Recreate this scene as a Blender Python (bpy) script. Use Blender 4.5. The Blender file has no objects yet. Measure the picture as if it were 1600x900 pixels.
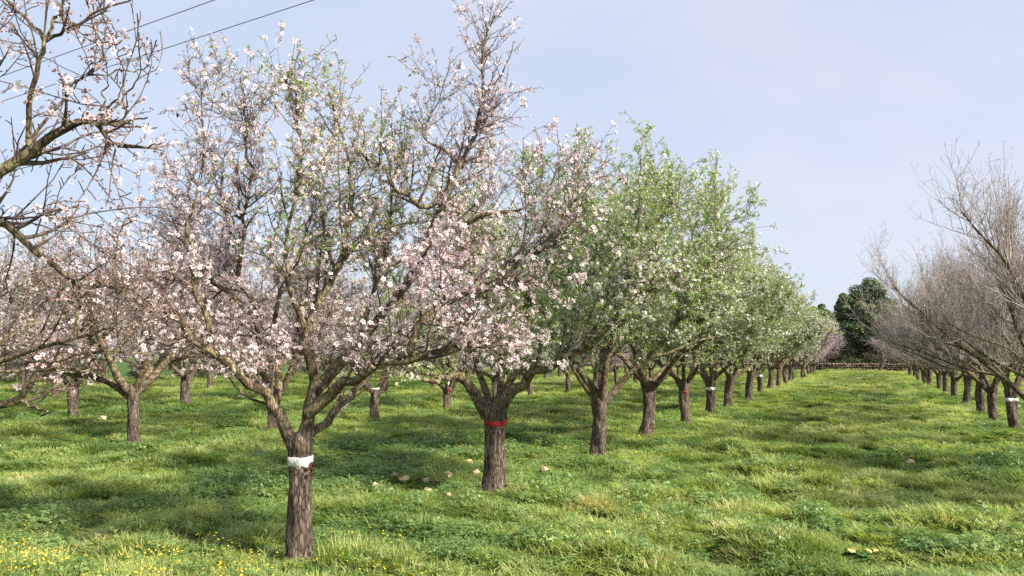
import bpy, math, random
import numpy as np
from mathutils import Vector, Matrix

PI = math.pi
SC = bpy.context.scene
COL = SC.collection

# ------------------------------------------------------------------ camera, sky, sun, exposure
EYE, YAW, PITCH = 1.6, math.radians(24.7), math.radians(5.05)
FW = np.array([-math.sin(YAW) * math.cos(PITCH), math.cos(YAW) * math.cos(PITCH), math.sin(PITCH)])
RT = np.array([math.cos(YAW), math.sin(YAW), 0.0])
UP = np.cross(RT, FW)
FH = np.array([-math.sin(YAW), math.cos(YAW), 0.0])
cd = bpy.data.cameras.new('camera')
cd.sensor_width, cd.lens = 36.0, 27.0
cd.clip_start, cd.clip_end = 0.05, 3000
cam = bpy.data.objects.new('camera', cd)
COL.objects.link(cam)
cam.location = (0, 0, EYE)
cam.rotation_euler = (PI / 2 + PITCH, 0, YAW)
SC.camera = cam

SUN_EL, SUN_ROT = math.radians(36), math.radians(97)
W = bpy.data.worlds.new('World'); SC.world = W
W.use_nodes = True
nt = W.node_tree; nt.nodes.clear()
N = lambda t: nt.nodes.new(t)
sky = N('ShaderNodeTexSky'); sky.sky_type = 'NISHITA'; sky.sun_disc = False
sky.sun_elevation, sky.sun_rotation = SUN_EL, SUN_ROT
sky.air_density, sky.dust_density, sky.ozone_density = 1.0, 1.5, 1.0
tc = N('ShaderNodeTexCoord')
mp = N('ShaderNodeMapping'); mp.inputs['Scale'].default_value = (1.2, 1.2, 3.5)
cn = N('ShaderNodeTexNoise'); cn.inputs['Scale'].default_value = 1.7; cn.inputs['Detail'].default_value = 5; cn.inputs['Roughness'].default_value = .5
cr = N('ShaderNodeMapRange'); cr.inputs[1].default_value = .3; cr.inputs[2].default_value = .72; cr.inputs[3].default_value = .72; cr.inputs[4].default_value = .97
mx = N('ShaderNodeMix'); mx.data_type = 'RGBA'
# thin high cloud veil
cn2 = N('ShaderNodeTexNoise'); cn2.inputs['Scale'].default_value = 1.1; cn2.inputs['Detail'].default_value = 7; cn2.inputs['Roughness'].default_value = .55; cn2.inputs['Distortion'].default_value = .6
vr = N('ShaderNodeValToRGB'); vr.color_ramp.elements[0].position = .36; vr.color_ramp.elements[0].color = (2.85, 3.35, 4.25, 1)
vr.color_ramp.elements[1].position = .66; vr.color_ramp.elements[1].color = (3.55, 3.68, 4.25, 1)
bg = N('ShaderNodeBackground'); bg.inputs['Strength'].default_value = 0.10
wo = N('ShaderNodeOutputWorld')
L = nt.links.new
L(mp.outputs[0], cn2.inputs['Vector']); L(cn2.outputs['Fac'], vr.inputs[0]); L(vr.outputs[0], mx.inputs[7])
L(tc.outputs['Generated'], mp.inputs[0]); L(mp.outputs[0], cn.inputs['Vector']); L(cn.outputs['Fac'], cr.inputs[0])
L(cr.outputs[0], mx.inputs[0]); L(sky.outputs[0], mx.inputs[6]); L(mx.outputs[2], bg.inputs['Color']); L(bg.outputs[0], wo.inputs['Surface'])

sl = bpy.data.lights.new('sun', 'SUN'); sl.energy = 4.6; sl.angle = math.radians(3.0); sl.color = (1.0, .93, .80)
so = bpy.data.objects.new('sun', sl); COL.objects.link(so)
sd = Vector((math.sin(SUN_ROT) * math.cos(SUN_EL), math.cos(SUN_ROT) * math.cos(SUN_EL), math.sin(SUN_EL)))
so.rotation_euler = sd.to_track_quat('Z', 'Y').to_euler()
so.location = (20, -5, 20)
SC.view_settings.view_transform = 'Standard'; SC.view_settings.look = 'None'
SC.view_settings.gamma = 1.0; SC.view_settings.exposure = 1.15
SC.view_settings.use_curve_mapping = False
SC.cycles.max_bounces = 8; SC.cycles.diffuse_bounces = 5; SC.cycles.transmission_bounces = 3
SC.cycles.use_denoising = False

# ------------------------------------------------------------------ helpers
def un(px, py, z):
    """world point seen at photo pixel (px,py), z metres along the lens axis"""
    return np.array([0, 0, EYE]) + z * (FW + RT * (px - 800) / 1200.0 - UP * (py - 450) / 1200.0)

def tag(o, label=None, cat=None, group=None, kind=None):
    if label: o['label'] = label
    if cat: o['category'] = cat
    if group: o['group'] = group
    if kind: o['kind'] = kind
    return o

def link(o, parent=None):
    COL.objects.link(o)
    if parent: o.parent = parent
    return o

def empty(name, loc, rz=0.0):
    o = bpy.data.objects.new(name, None); o.empty_display_size = .2
    o.location = loc; o.rotation_euler = (0, 0, rz)
    return link(o)

def mkmesh(name, V, quads=None, tris=None, qm=None, tm=None, smooth=True, attrs=None):
    me = bpy.data.meshes.new(name)
    V = np.asarray(V, np.float32)
    nq = 0 if quads is None else len(quads); ntr = 0 if tris is None else len(tris)
    me.vertices.add(len(V)); me.vertices.foreach_set('co', V.ravel())
    idx = []
    if nq: idx.append(np.asarray(quads, np.int32).ravel())
    if ntr: idx.append(np.asarray(tris, np.int32).ravel())
    if idx:
        idx = np.concatenate(idx)
        me.loops.add(len(idx)); me.loops.foreach_set('vertex_index', idx)
        me.polygons.add(nq + ntr)
        st = np.concatenate([np.arange(nq) * 4, nq * 4 + np.arange(ntr) * 3]).astype(np.int32)
        me.polygons.foreach_set('loop_start', st)
        me.polygons.foreach_set('use_smooth', np.full(nq + ntr, smooth))
        mi = np.concatenate([np.zeros(nq, np.int32) if qm is None else qm, np.zeros(ntr, np.int32) if tm is None else tm]).astype(np.int32)
        me.polygons.foreach_set('material_index', mi)
    for k, a in (attrs or {}).items():
        at = me.attributes.new(k, 'FLOAT', 'POINT'); at.data.foreach_set('value', np.asarray(a, np.float32))
    me.update(calc_edges=True)
    return me

def obj(name, me, mats, parent=None):
    for m in mats: me.materials.append(m)
    return link(bpy.data.objects.new(name, me), parent)

def nrm(v): return v / np.maximum(np.linalg.norm(v, axis=-1, keepdims=True), 1e-9)

def hash01(ix, iy, s):
    h = np.sin(ix * 127.1 + iy * 311.7 + s * 74.7) * 43758.5453
    return h - np.floor(h)

def vnoise(x, y, s=0):
    ix, iy = np.floor(x), np.floor(y); fx, fy = x - ix, y - iy
    fx = fx * fx * (3 - 2 * fx); fy = fy * fy * (3 - 2 * fy)
    a, b = hash01(ix, iy, s), hash01(ix + 1, iy, s); c, d = hash01(ix, iy + 1, s), hash01(ix + 1, iy + 1, s)
    return (a * (1 - fx) + b * fx) * (1 - fy) + (c * (1 - fx) + d * fx) * fy

def fbm(x, y, s=0, o=3):
    r, a, t = 0, 1, 0
    for k in range(o):
        r = r + a * vnoise(x * 2 ** k + 17 * k, y * 2 ** k - 9 * k, s + k); t += a; a *= .5
    return r / t

def ground_z(x, y):
    x = np.asarray(x, float); y = np.asarray(y, float)
    z = -.13 * np.exp(-((y - 24) / 8.5) ** 2) * np.exp(-((x + .5) / 9) ** 2)
    z = z + .16 / (1 + np.exp((x + 22) / 3.0))
    z = z + .10 * (fbm(x * .22, y * .22, 5) - .5)
    z = z + .10 * (fbm(x * .9, y * .9, 9, 2) - .5) * np.clip(1.2 - 0 * x, 0, 1)
    z = z + (.17 + .16 * np.exp(-((x + .3) / 3.0) ** 2)) * (fbm(x * 1.7, y * 2.4, 15, 2) - .5)
    return z
GZ = lambda x, y: float(ground_z(x, y))

def ground_hit(px, py, up=.05):
    dv = un(px, py, 1.0) - np.array([0, 0, EYE]); p = np.array([0, 0, EYE]) + dv * (-EYE / dv[2])
    for _ in range(4):
        p = np.array([0, 0, EYE]) + dv * ((GZ(p[0], p[1]) + up - EYE) / dv[2])
    return p

# ------------------------------------------------------------------ materials
def mat(name, rough=.8):
    m = bpy.data.materials.new(name); m.use_nodes = True
    b = m.node_tree.nodes['Principled BSDF']; b.inputs['Roughness'].default_value = rough
    b.inputs['Specular IOR Level'].default_value = .25
    return m, m.node_tree, b

def ramp(t, stops):
    r = t.nodes.new('ShaderNodeValToRGB'); e = r.color_ramp.elements
    while len(e) < len(stops): e.new(.5)
    for k, (p, c) in enumerate(stops): e[k].position = p; e[k].color = (*c, 1)
    return r

def m_bark(name, low, high, zsplit=True):
    m, t, b = mat(name, .9); l = t.links.new
    co = t.nodes.new('ShaderNodeTexCoord')
    mp = t.nodes.new('ShaderNodeMapping'); mp.inputs['Scale'].default_value = (30, 30, 7)
    n1 = t.nodes.new('ShaderNodeTexNoise'); n1.inputs['Scale'].default_value = 1.0; n1.inputs['Detail'].default_value = 6; n1.inputs['Roughness'].default_value = .65
    l(co.outputs['Object'], mp.inputs[0]); l(mp.outputs[0], n1.inputs['Vector'])
    vo = t.nodes.new('ShaderNodeTexVoronoi'); vo.feature = 'DISTANCE_TO_EDGE'; vo.inputs['Scale'].default_value = 1.0
    mp2 = t.nodes.new('ShaderNodeMapping'); mp2.inputs['Scale'].default_value = (38, 38, 11)
    l(co.outputs['Object'], mp2.inputs[0])
    ad = t.nodes.new('ShaderNodeMix'); ad.data_type = 'RGBA'; ad.blend_type = 'ADD'; ad.inputs[0].default_value = 1.2
    l(mp2.outputs[0], ad.inputs[6]); l(n1.outputs['Color'], ad.inputs[7]); l(ad.outputs[2], vo.inputs['Vector'])
    r1 = ramp(t, low); l(n1.outputs['Fac'], r1.inputs[0])
    r2 = ramp(t, high); n2 = t.nodes.new('ShaderNodeTexNoise'); n2.inputs['Scale'].default_value = 16; n2.inputs['Detail'].default_value = 5
    l(co.outputs['Object'], n2.inputs['Vector']); l(n2.outputs['Fac'], r2.inputs[0])
    sp = t.nodes.new('ShaderNodeSeparateXYZ'); l(co.outputs['Object'], sp.inputs[0])
    mr = t.nodes.new('ShaderNodeMapRange'); mr.inputs[1].default_value = .8; mr.inputs[2].default_value = 1.25
    l(sp.outputs[2], mr.inputs[0])
    mx = t.nodes.new('ShaderNodeMix'); mx.data_type = 'RGBA'
    l(mr.outputs[0], mx.inputs[0]); l(r1.outputs[0], mx.inputs[6]); l(r2.outputs[0], mx.inputs[7])
    cr = t.nodes.new('ShaderNodeMapRange'); cr.inputs[1].default_value = 0; cr.inputs[2].default_value = .16; cr.inputs[3].default_value = .35; cr.inputs[4].default_value = 1
    l(vo.outputs['Distance'], cr.inputs[0])
    mu = t.nodes.new('ShaderNodeMix'); mu.data_type = 'RGBA'; mu.blend_type = 'MULTIPLY'; mu.inputs[0].default_value = 1
    l(mx.outputs[2], mu.inputs[6]); l(cr.outputs[0], mu.inputs[7]); l(mu.outputs[2], b.inputs['Base Color'])
    hs = t.nodes.new('ShaderNodeMath'); hs.operation = 'MULTIPLY_ADD'; hs.inputs[1].default_value = .6
    l(cr.outputs[0], hs.inputs[0]); l(n1.outputs['Fac'], hs.inputs[2])
    bp = t.nodes.new('ShaderNodeBump'); bp.inputs['Strength'].default_value = .9; bp.inputs['Distance'].default_value = .02
    l(hs.outputs[0], bp.inputs['Height']); l(bp.outputs[0], b.inputs['Normal'])
    return m

def m_noise(name, stops, scale=12, rough=.85, bump=.3, coord='Object'):
    m, t, b = mat(name, rough); l = t.links.new
    co = t.nodes.new('ShaderNodeTexCoord'); n = t.nodes.new('ShaderNodeTexNoise'); n.inputs['Scale'].default_value = scale; n.inputs['Detail'].default_value = 5
    l(co.outputs[coord], n.inputs['Vector']); r = ramp(t, stops); l(n.outputs['Fac'], r.inputs[0]); l(r.outputs[0], b.inputs['Base Color'])
    if bump:
        bp = t.nodes.new('ShaderNodeBump'); bp.inputs['Strength'].default_value = bump; bp.inputs['Distance'].default_value = .02
        l(n.outputs['Fac'], bp.inputs['Height']); l(bp.outputs[0], b.inputs['Normal'])
    return m

def m_leafy(name, stops, attr, trans=.35, tcol=None, inst=False, gloss=.06, rough=.45):
    """thin leaf or petal: diffuse + translucent + a little gloss, colour from a per-leaf value"""
    m = bpy.data.materials.new(name); m.use_nodes = True; t = m.node_tree; t.nodes.clear(); l = t.links.new
    a = t.nodes.new('ShaderNodeAttribute'); a.attribute_name = attr
    if inst: a.attribute_type = 'INSTANCER'
    r = ramp(t, stops); l(a.outputs['Fac'], r.inputs[0])
    d = t.nodes.new('ShaderNodeBsdfDiffuse'); tr = t.nodes.new('ShaderNodeBsdfTranslucent')
    l(r.outputs[0], d.inputs[0])
    mm = t.nodes.new('ShaderNodeMix'); mm.data_type = 'RGBA'; mm.blend_type = 'MULTIPLY'; mm.inputs[0].default_value = 1
    l(r.outputs[0], mm.inputs[6]); mm.inputs[7].default_value = (*(tcol or (1, 1, 1)), 1); l(mm.outputs[2], tr.inputs[0])
    m1 = t.nodes.new('ShaderNodeMixShader'); m1.inputs[0].default_value = trans; l(d.outputs[0], m1.inputs[1]); l(tr.outputs[0], m1.inputs[2])
    g = t.nodes.new('ShaderNodeBsdfGlossy'); g.inputs['Roughness'].default_value = rough
    m2 = t.nodes.new('ShaderNodeMixShader'); m2.inputs[0].default_value = gloss; l(m1.outputs[0], m2.inputs[1]); l(g.outputs[0], m2.inputs[2])
    o = t.nodes.new('ShaderNodeOutputMaterial'); l(m2.outputs[0], o.inputs[0])
    return m

LOW = [(.32, (.028, .019, .015)), (.5, (.125, .09, .07)), (.68, (.32, .255, .205))]
HIGH = [(.32, (.06, .042, .028)), (.5, (.20, .155, .092)), (.66, (.42, .35, .21))]
M_BARK = m_bark('almond_bark', LOW, HIGH)
M_TWIG = m_noise('twig_bark', [(.3, (.05, .035, .028)), (.55, (.15, .11, .088)), (.75, (.27, .215, .17))], 9, .8, 0)
M_TWIGB = m_noise('bare_twig_bark', [(.3, (.18, .15, .135)), (.55, (.36, .305, .275)), (.75, (.50, .44, .39))], 6, .75, 0)
M_PETAL = m_leafy('petal', [(0, (.48, .22, .25)), (.15, (.70, .51, .54)), (.5, (.86, .77, .79)), (1, (.93, .89, .90))], 'rnd', .45, (1, .93, .93), gloss=.02)
M_PETALW = m_leafy('white_petal', [(0, (.50, .34, .32)), (.15, (.74, .66, .62)), (.5, (.85, .81, .78)), (1, (.92, .90, .88))], 'rnd', .35, (1, .97, .93), gloss=.02)
M_CALYX = m_leafy('calyx', [(0, (.14, .05, .04)), (.5, (.30, .13, .10)), (1, (.46, .27, .20))], 'rnd', .15, gloss=.03)
M_LEAF = m_leafy('young_leaf', [(0, (.13, .24, .04)), (.5, (.28, .42, .09)), (1, (.48, .56, .22))], 'rnd', .5, (1.1, 1.2, .6), gloss=.06)
M_GRASS = m_leafy('grass_blade', [(0, (.12, .20, .055)), (.35, (.28, .365, .11)), (.65, (.43, .485, .17)), (.85, (.54, .53, .25)), (1, (.60, .53, .32))], 'tint', .45, (1.1, 1.15, .6), True, .02, .45)
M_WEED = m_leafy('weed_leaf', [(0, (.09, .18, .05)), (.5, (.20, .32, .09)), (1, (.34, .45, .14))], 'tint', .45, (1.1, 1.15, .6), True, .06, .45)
M_YELLOW = m_leafy('yellow_petal', [(0, (.75, .42, .03)), (.5, (.85, .60, .04)), (1, (.85, .74, .12))], 'tint', .3, None, True, .02)
M_NUT = m_noise('dried_hull', [(.35, (.015, .011, .01)), (.6, (.05, .033, .025))], 40, .9, .4)
M_WHITE = m_noise('white_paint', [(.32, (.26, .22, .19)), (.43, (.66, .64, .60)), (.6, (.82, .81, .78))], 55, .7, .5)
M_RED = m_noise('red_paint', [(.38, (.10, .04, .035)), (.5, (.40, .014, .022)), (.7, (.48, .03, .04))], 35, .7, .5)
M_STONE = m_noise('limestone', [(.3, (.34, .22, .13)), (.5, (.56, .41, .27)), (.7, (.70, .57, .42))], 9, .9, .6)
M_WALL = m_noise('wall_stone', [(.3, (.07, .045, .035)), (.5, (.16, .105, .08)), (.7, (.28, .21, .16))], 1.4, .95, .5)
M_EVER = m_leafy('evergreen_leaf', [(0, (.035, .065, .028)), (.5, (.095, .145, .055)), (1, (.22, .27, .10))], 'rnd', .15, None, gloss=.04)
M_BRUSH = m_leafy('brush_leaf', [(0, (.05, .035, .025)), (.5, (.07, .075, .03)), (1, (.14, .15, .06))], 'rnd', .2, None, gloss=.02)
M_PIPE = m_noise('black_pipe', [(.4, (.015, .016, .016)), (.6, (.03, .03, .03))], 30, .45, .1)
M_WIRE = m_noise('aluminium_cable', [(.4, (.16, .16, .17)), (.6, (.22, .22, .23))], 30, .5, 0)

def m_ground():
    m, t, b = mat('meadow_soil', .95); l = t.links.new
    g = t.nodes.new('ShaderNodeNewGeometry')
    n = t.nodes.new('ShaderNodeTexNoise'); n.inputs['Scale'].default_value = 3.0; n.inputs['Detail'].default_value = 8; n.inputs['Roughness'].default_value = .7
    n2 = t.nodes.new('ShaderNodeTexNoise'); n2.inputs['Scale'].default_value = .25; n2.inputs['Detail'].default_value = 3
    l(g.outputs['Position'], n.inputs['Vector']); l(g.outputs['Position'], n2.inputs['Vector'])
    r = ramp(t, [(.3, (.025, .05, .014)), (.5, (.055, .10, .024)), (.65, (.10, .15, .04)), (.78, (.20, .17, .09))]); l(n.outputs['Fac'], r.inputs[0])
    r2 = ramp(t, [(.35, (.6, .75, .6)), (.65, (1.2, 1.1, .9))]); l(n2.outputs['Fac'], r2.inputs[0])
    mu = t.nodes.new('ShaderNodeMix'); mu.data_type = 'RGBA'; mu.blend_type = 'MULTIPLY'; mu.inputs[0].default_value = 1
    l(r.outputs[0], mu.inputs[6]); l(r2.outputs[0], mu.inputs[7]); l(mu.outputs[2], b.inputs['Base Color'])
    bp = t.nodes.new('ShaderNodeBump'); bp.inputs['Strength'].default_value = .8; bp.inputs['Distance'].default_value = .06
    l(n.outputs['Fac'], bp.inputs['Height']); l(bp.outputs[0], b.inputs['Normal'])
    return m

# ------------------------------------------------------------------ ground sheet
def axis(a0, a1, step, far):
    c = np.arange(a0, a1 + step, step); out = [c]
    lo, hi, s = c[0], c[-1], step
    L0, H0 = [], []
    while hi < far:
        s *= 1.35; lo -= s; hi += s; L0.append(lo); H0.append(hi)
    return np.concatenate([np.array(L0[::-1]), c, np.array(H0)])
ax, ay = axis(-46, 22, .16, 900), axis(-3, 92, .16, 900)
gx, gy = np.meshgrid(ax, ay)
gv = np.stack([gx, gy, ground_z(gx, gy)], -1).reshape(-1, 3)
nx, ny = len(ax), len(ay)
ii = np.arange(nx * ny).reshape(ny, nx)
gq = np.stack([ii[:-1, :-1], ii[:-1, 1:], ii[1:, 1:], ii[1:, :-1]], -1).reshape(-1, 4)
tag(obj('ground', mkmesh('ground', gv, gq), [m_ground()]), kind='structure')

# ------------------------------------------------------------------ branch toolkit (all batched)
class Soup:
    def __init__(s): s.V, s.Q, s.T, s.qm, s.tm, s.A, s.n = [], [], [], [], [], [], 0
    def add(s, V, Q=None, T=None, m=0, a=0.0):
        V = np.asarray(V).reshape(-1, 3); s.V.append(V)
        s.A.append(np.broadcast_to(np.asarray(a, float), (len(V),)))
        if Q is not None: s.Q.append(np.asarray(Q) + s.n); s.qm.append(np.full(len(Q), m))
        if T is not None: s.T.append(np.asarray(T) + s.n); s.tm.append(np.full(len(T), m))
        s.n += len(V)
    def mesh(s, name, smooth=True, attr=None):
        c = lambda l: np.concatenate(l) if l else None
        return mkmesh(name, c(s.V), c(s.Q), c(s.T), c(s.qm), c(s.tm), smooth, {attr: c(s.A)} if attr else None)

def tubes(S, P, R, K, m=0, rough=0.0, rng=None):
    """P (N,S,3) centre lines, R (N,S) radii"""
    Nn, Sn = P.shape[:2]
    if Nn == 0: return
    T = nrm(np.gradient(P, axis=1))
    mt = nrm(P[:, -1] - P[:, 0])
    ref = np.where(np.abs(mt[:, 2:3]) < .8, np.array([[0, 0, 1.0]]), np.array([[1.0, 0, 0]]))
    n1 = nrm(np.cross(T, ref[:, None, :])); n2 = np.cross(T, n1)
    a = np.arange(K) * 2 * PI / K
    rr = R[:, :, None] * np.ones(K)
    if rough: rr = rr * (1 + rng.normal(0, rough, rr.shape))
    V = P[:, :, None, :] + rr[..., None] * (np.cos(a)[None, None, :, None] * n1[:, :, None, :] + np.sin(a)[None, None, :, None] * n2[:, :, None, :])
    i = np.arange(Nn * Sn * K).reshape(Nn, Sn, K)
    j = np.roll(i, -1, axis=2)
    Q = np.stack([i[:, :-1], j[:, :-1], j[:, 1:], i[:, 1:]], -1).reshape(-1, 4)
    S.add(V, Q, m=m)

def catmull(pts, S):
    p = np.asarray(pts, float); p = np.vstack([2 * p[0] - p[1], p, 2 * p[-1] - p[-2]])
    n = len(p) - 3; t = np.linspace(0, n - 1e-6, S); k = t.astype(int); u = (t - k)[:, None]
    a, b, c, d = p[k], p[k + 1], p[k + 2], p[k + 3]
    return .5 * (2 * b + (c - a) * u + (2 * a - 5 * b + 4 * c - d) * u ** 2 + (3 * b - a - 3 * c + d) * u ** 3)

def grow(rng, st, d, ln, S, wander, up):
    """random walks: st (N,3), d (N,3), ln (N) -> (N,S,3)"""
    P = [st]; d = nrm(d); h = (ln / (S - 1))[:, None]
    u = np.broadcast_to(np.asarray(up, float), (len(st),))[:, None]
    for k in range(S - 1):
        d = nrm(d + rng.normal(0, wander, d.shape) + u * np.array([[0, 0, 1.0]]))
        P.append(P[-1] + d * h)
    return np.stack(P, 1)

def sprout(rng, P, R, per_m, t0=.2, t1=1.0):
    """points along branches, count in proportion to length"""
    ln = np.linalg.norm(np.diff(P, axis=1), axis=2).sum(1) * (t1 - t0)
    n = rng.poisson(ln * per_m); k = np.repeat(np.arange(len(P)), n)
    t = rng.uniform(t0, t1, len(k)); f = t * (P.shape[1] - 1); i = np.minimum(f.astype(int), P.shape[1] - 2); u = (f - i)[:, None]
    pos = P[k, i] * (1 - u) + P[k, i + 1] * u
    tan = nrm(P[k, i + 1] - P[k, i]); r = R[k, i] * (1 - u[:, 0]) + R[k, i + 1] * u[:, 0]
    return pos, tan, r, t

def fork(rng, tan, lo, hi, up=0.0, out=None, ow=0.0):
    p = nrm(np.cross(tan, rng.normal(0, 1, tan.shape))); a = rng.uniform(lo, hi, len(tan))[:, None]
    d = np.cos(a) * tan + np.sin(a) * p + np.array([[0, 0, up]])
    if out is not None: d = d + ow * out
    return nrm(d)

def taper(r0, r1, S, p=1.0):
    t = np.linspace(0, 1, S)[None, :] ** p
    return np.asarray(r0)[:, None] * (1 - t) + np.asarray(r1)[:, None] * t

def frames(rng, d, tilt=.5):
    z = nrm(d + rng.normal(0, tilt, d.shape)); x = nrm(np.cross(z, rng.normal(0, 1, d.shape))); y = np.cross(z, x)
    return np.stack([x, y, z], -1)

def scatter(S, tv, tq, tt, pos, F, sc, m, rnd, off=0.0):
    """copies of a little template; rnd (N) or per-vertex offset"""
    Nn = len(pos)
    if Nn == 0: return
    V = np.einsum('nij,vj->nvi', F, tv) * sc[:, None, None] + pos[:, None, :]
    base = (np.arange(Nn) * len(tv))[:, None, None]
    A = np.clip(rnd[:, None] + off * np.ones(len(tv))[None, :], 0, 1).ravel()
    S.add(V, None if tq is None else (tq[None] + base).reshape(-1, 4), None if tt is None else (tt[None] + base).reshape(-1, 3), m, A)

def petal_template():
    v, q = [], []
    for k in range(5):
        a = k * 2 * PI / 5; c, s = math.cos(a), math.sin(a); b = len(v)
        for (r, w, z) in ((.08, 0, 0), (.62, -.34, .16), (1.0, 0, .22), (.62, .34, .16)):
            v.append((c * r - s * w, s * r + c * w, z))
        q.append((b, b + 1, b + 2, b + 3))
    return np.array(v), np.array(q), np.tile(np.array([-.55, .0, .08, .0]), 5)
PET_V, PET_Q, PET_OFF = petal_template()
STAR_V = np.array([(0, 0, -.5), (.55, 0, .25), (-.27, .48, .25), (-.27, -.48, .25), (0, 0, .1)])
STAR_T = np.array([(0, 2, 1), (0, 3, 2), (0, 1, 3), (4, 1, 2), (4, 2, 3), (4, 3, 1)])
LEAF_V = np.array([(0, 0, 0), (-.17, .4, .06), (0, .45, -.03), (.17, .4, .06), (0, 1, -.08)])
LEAF_T = np.array([(0, 2, 1), (0, 3, 2), (1, 2, 4), (2, 3, 4)])

def trunk_shape(rng, h, r, lean=(0, 0), flare=1.18, topw=1.12, hero=True):
    """returns surface function (angle,z)->xyz and the ring heights"""
    ph = rng.uniform(0, 6.28, 6); am = rng.uniform(.025, .07, 6)
    sway = rng.uniform(-.04, .04, 2)
    def surf(a, z, extra=0.0):
        t = np.clip(z / h, -.2, 1.1)
        rad = r * (1 + (flare - 1) * (1 + .5 * np.sin(4 * a + ph[0])) * np.exp(-np.maximum(z, 0) / .10) + (topw - 1) * np.clip(t, 0, 1) ** 4)
        w = 0
        for k in range(6): w = w + am[k] * np.sin((k % 3 + 2) * a + ph[k] + z * (2.5 + k * 1.7))
        rad = rad * (1 + w) + extra
        cx = lean[0] * t + sway[0] * np.sin(t * 3.1); cy = lean[1] * t + sway[1] * np.sin(t * 3.1 + .4)
        return np.stack([cx + rad * np.cos(a), cy + rad * np.sin(a), z + 0 * a], -1)
    return surf

def add_trunk(S, surf, h, K=20, rings=26):
    z = np.concatenate([np.linspace(-.15, h, rings)]); a = np.arange(K) * 2 * PI / K
    A, Z = np.meshgrid(a, z); V = surf(A, Z)
    # dome at the fork
    c = V[-1].mean(0)
    caps = [V]
    for s, dz in ((.8, .03), (.45, .055), (.08, .065)):
        caps.append((c + (V[-1] - c) * s + np.array([0, 0, dz]))[None])
    V = np.concatenate(caps); n = len(V)
    i = np.arange(n * K).reshape(n, K); j = np.roll(i, -1, 1)
    Q = np.stack([i[:-1], j[:-1], j[1:], i[1:]], -1).reshape(-1, 4)
    S.add(V, Q)

def band_mesh(rng, surf, z, w, tilt=.0, drip=.35, arc=None):
    K = 40; a = np.arange(K) * 2 * PI / K if arc is None else np.linspace(arc[0], arc[1], K)
    jag = lambda s: np.convolve(rng.normal(0, s, K + 2), [.3, .4, .3], 'valid')
    zt = z + w / 2 + jag(w * .10) + tilt * np.cos(a + .6); zb = z - w / 2 - np.abs(jag(w * drip)) + tilt * np.cos(a + .6)
    rows = [surf(a, zb, -.004), surf(a, zb + .002, .0025), surf(a, (zt + zb) / 2, .0035), surf(a, zt - .002, .0025), surf(a, zt, -.004)]
    if arc is not None:
        e = np.sin(np.linspace(0, PI, K))[:, None] ** .5; c = rows[2].mean(0)
        rows = [r * e + rows[2] * (1 - e) for r in rows]
    V = np.stack(rows); i = np.arange(5 * K).reshape(5, K); j = np.roll(i, -1, 1)
    if arc is not None: i, j = i[:, :-1], i[:, 1:]
    return mkmesh('painted_band', V.reshape(-1, 3), np.stack([i[:-1], j[:-1], j[1:], i[1:]], -1).reshape(-1, 4))

def auto_limbs(rng, h, n, ln, r0, elev=(38, 58), up=.035):
    az = rng.uniform(0, 6.28) + np.arange(n) * 2 * PI / n + rng.normal(0, .25, n)
    el = np.radians(rng.uniform(*elev, n))
    d = np.stack([np.cos(az) * np.cos(el), np.sin(az) * np.cos(el), np.sin(el)], -1)
    st = np.stack([np.zeros(n), np.zeros(n), h - rng.uniform(.06, .2, n)], -1) + d * np.array([[.025, .025, 0]])
    l = ln * rng.uniform(.85, 1.15, n); S = 14
    P = grow(rng, st, d, l, S, .10, up); R = taper(np.full(n, r0) * rng.uniform(.85, 1.1, n), np.full(n, .009), S, .75)
    out = [(P[k], R[k]) for k in range(n)]
    # each scaffold divides once or twice
    for k in range(n):
        for t in (rng.uniform(.22, .35), rng.uniform(.45, .6)):
            i = int(t * (S - 1)); tn = nrm(P[k, i + 1] - P[k, i])[None]
            dd = fork(rng, tn, .45, .8, .15)
            p = grow(rng, P[k, i][None], dd, np.array([l[k] * (1 - t) * rng.uniform(.8, 1.05)]), S, .11, .05)
            out.append((p[0], taper([R[k, i] * .72], [.007], S, .8)[0]))
    return out

LR = np.random.default_rng(404); JIT = .022
def limb(pts, r0, r1, S=14, p=.8):
    c = catmull(pts, S); nz = LR.normal(0, JIT, c.shape); nz[:3] = 0
    return c + nz, taper([r0], [r1], S, p)[0]

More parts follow.
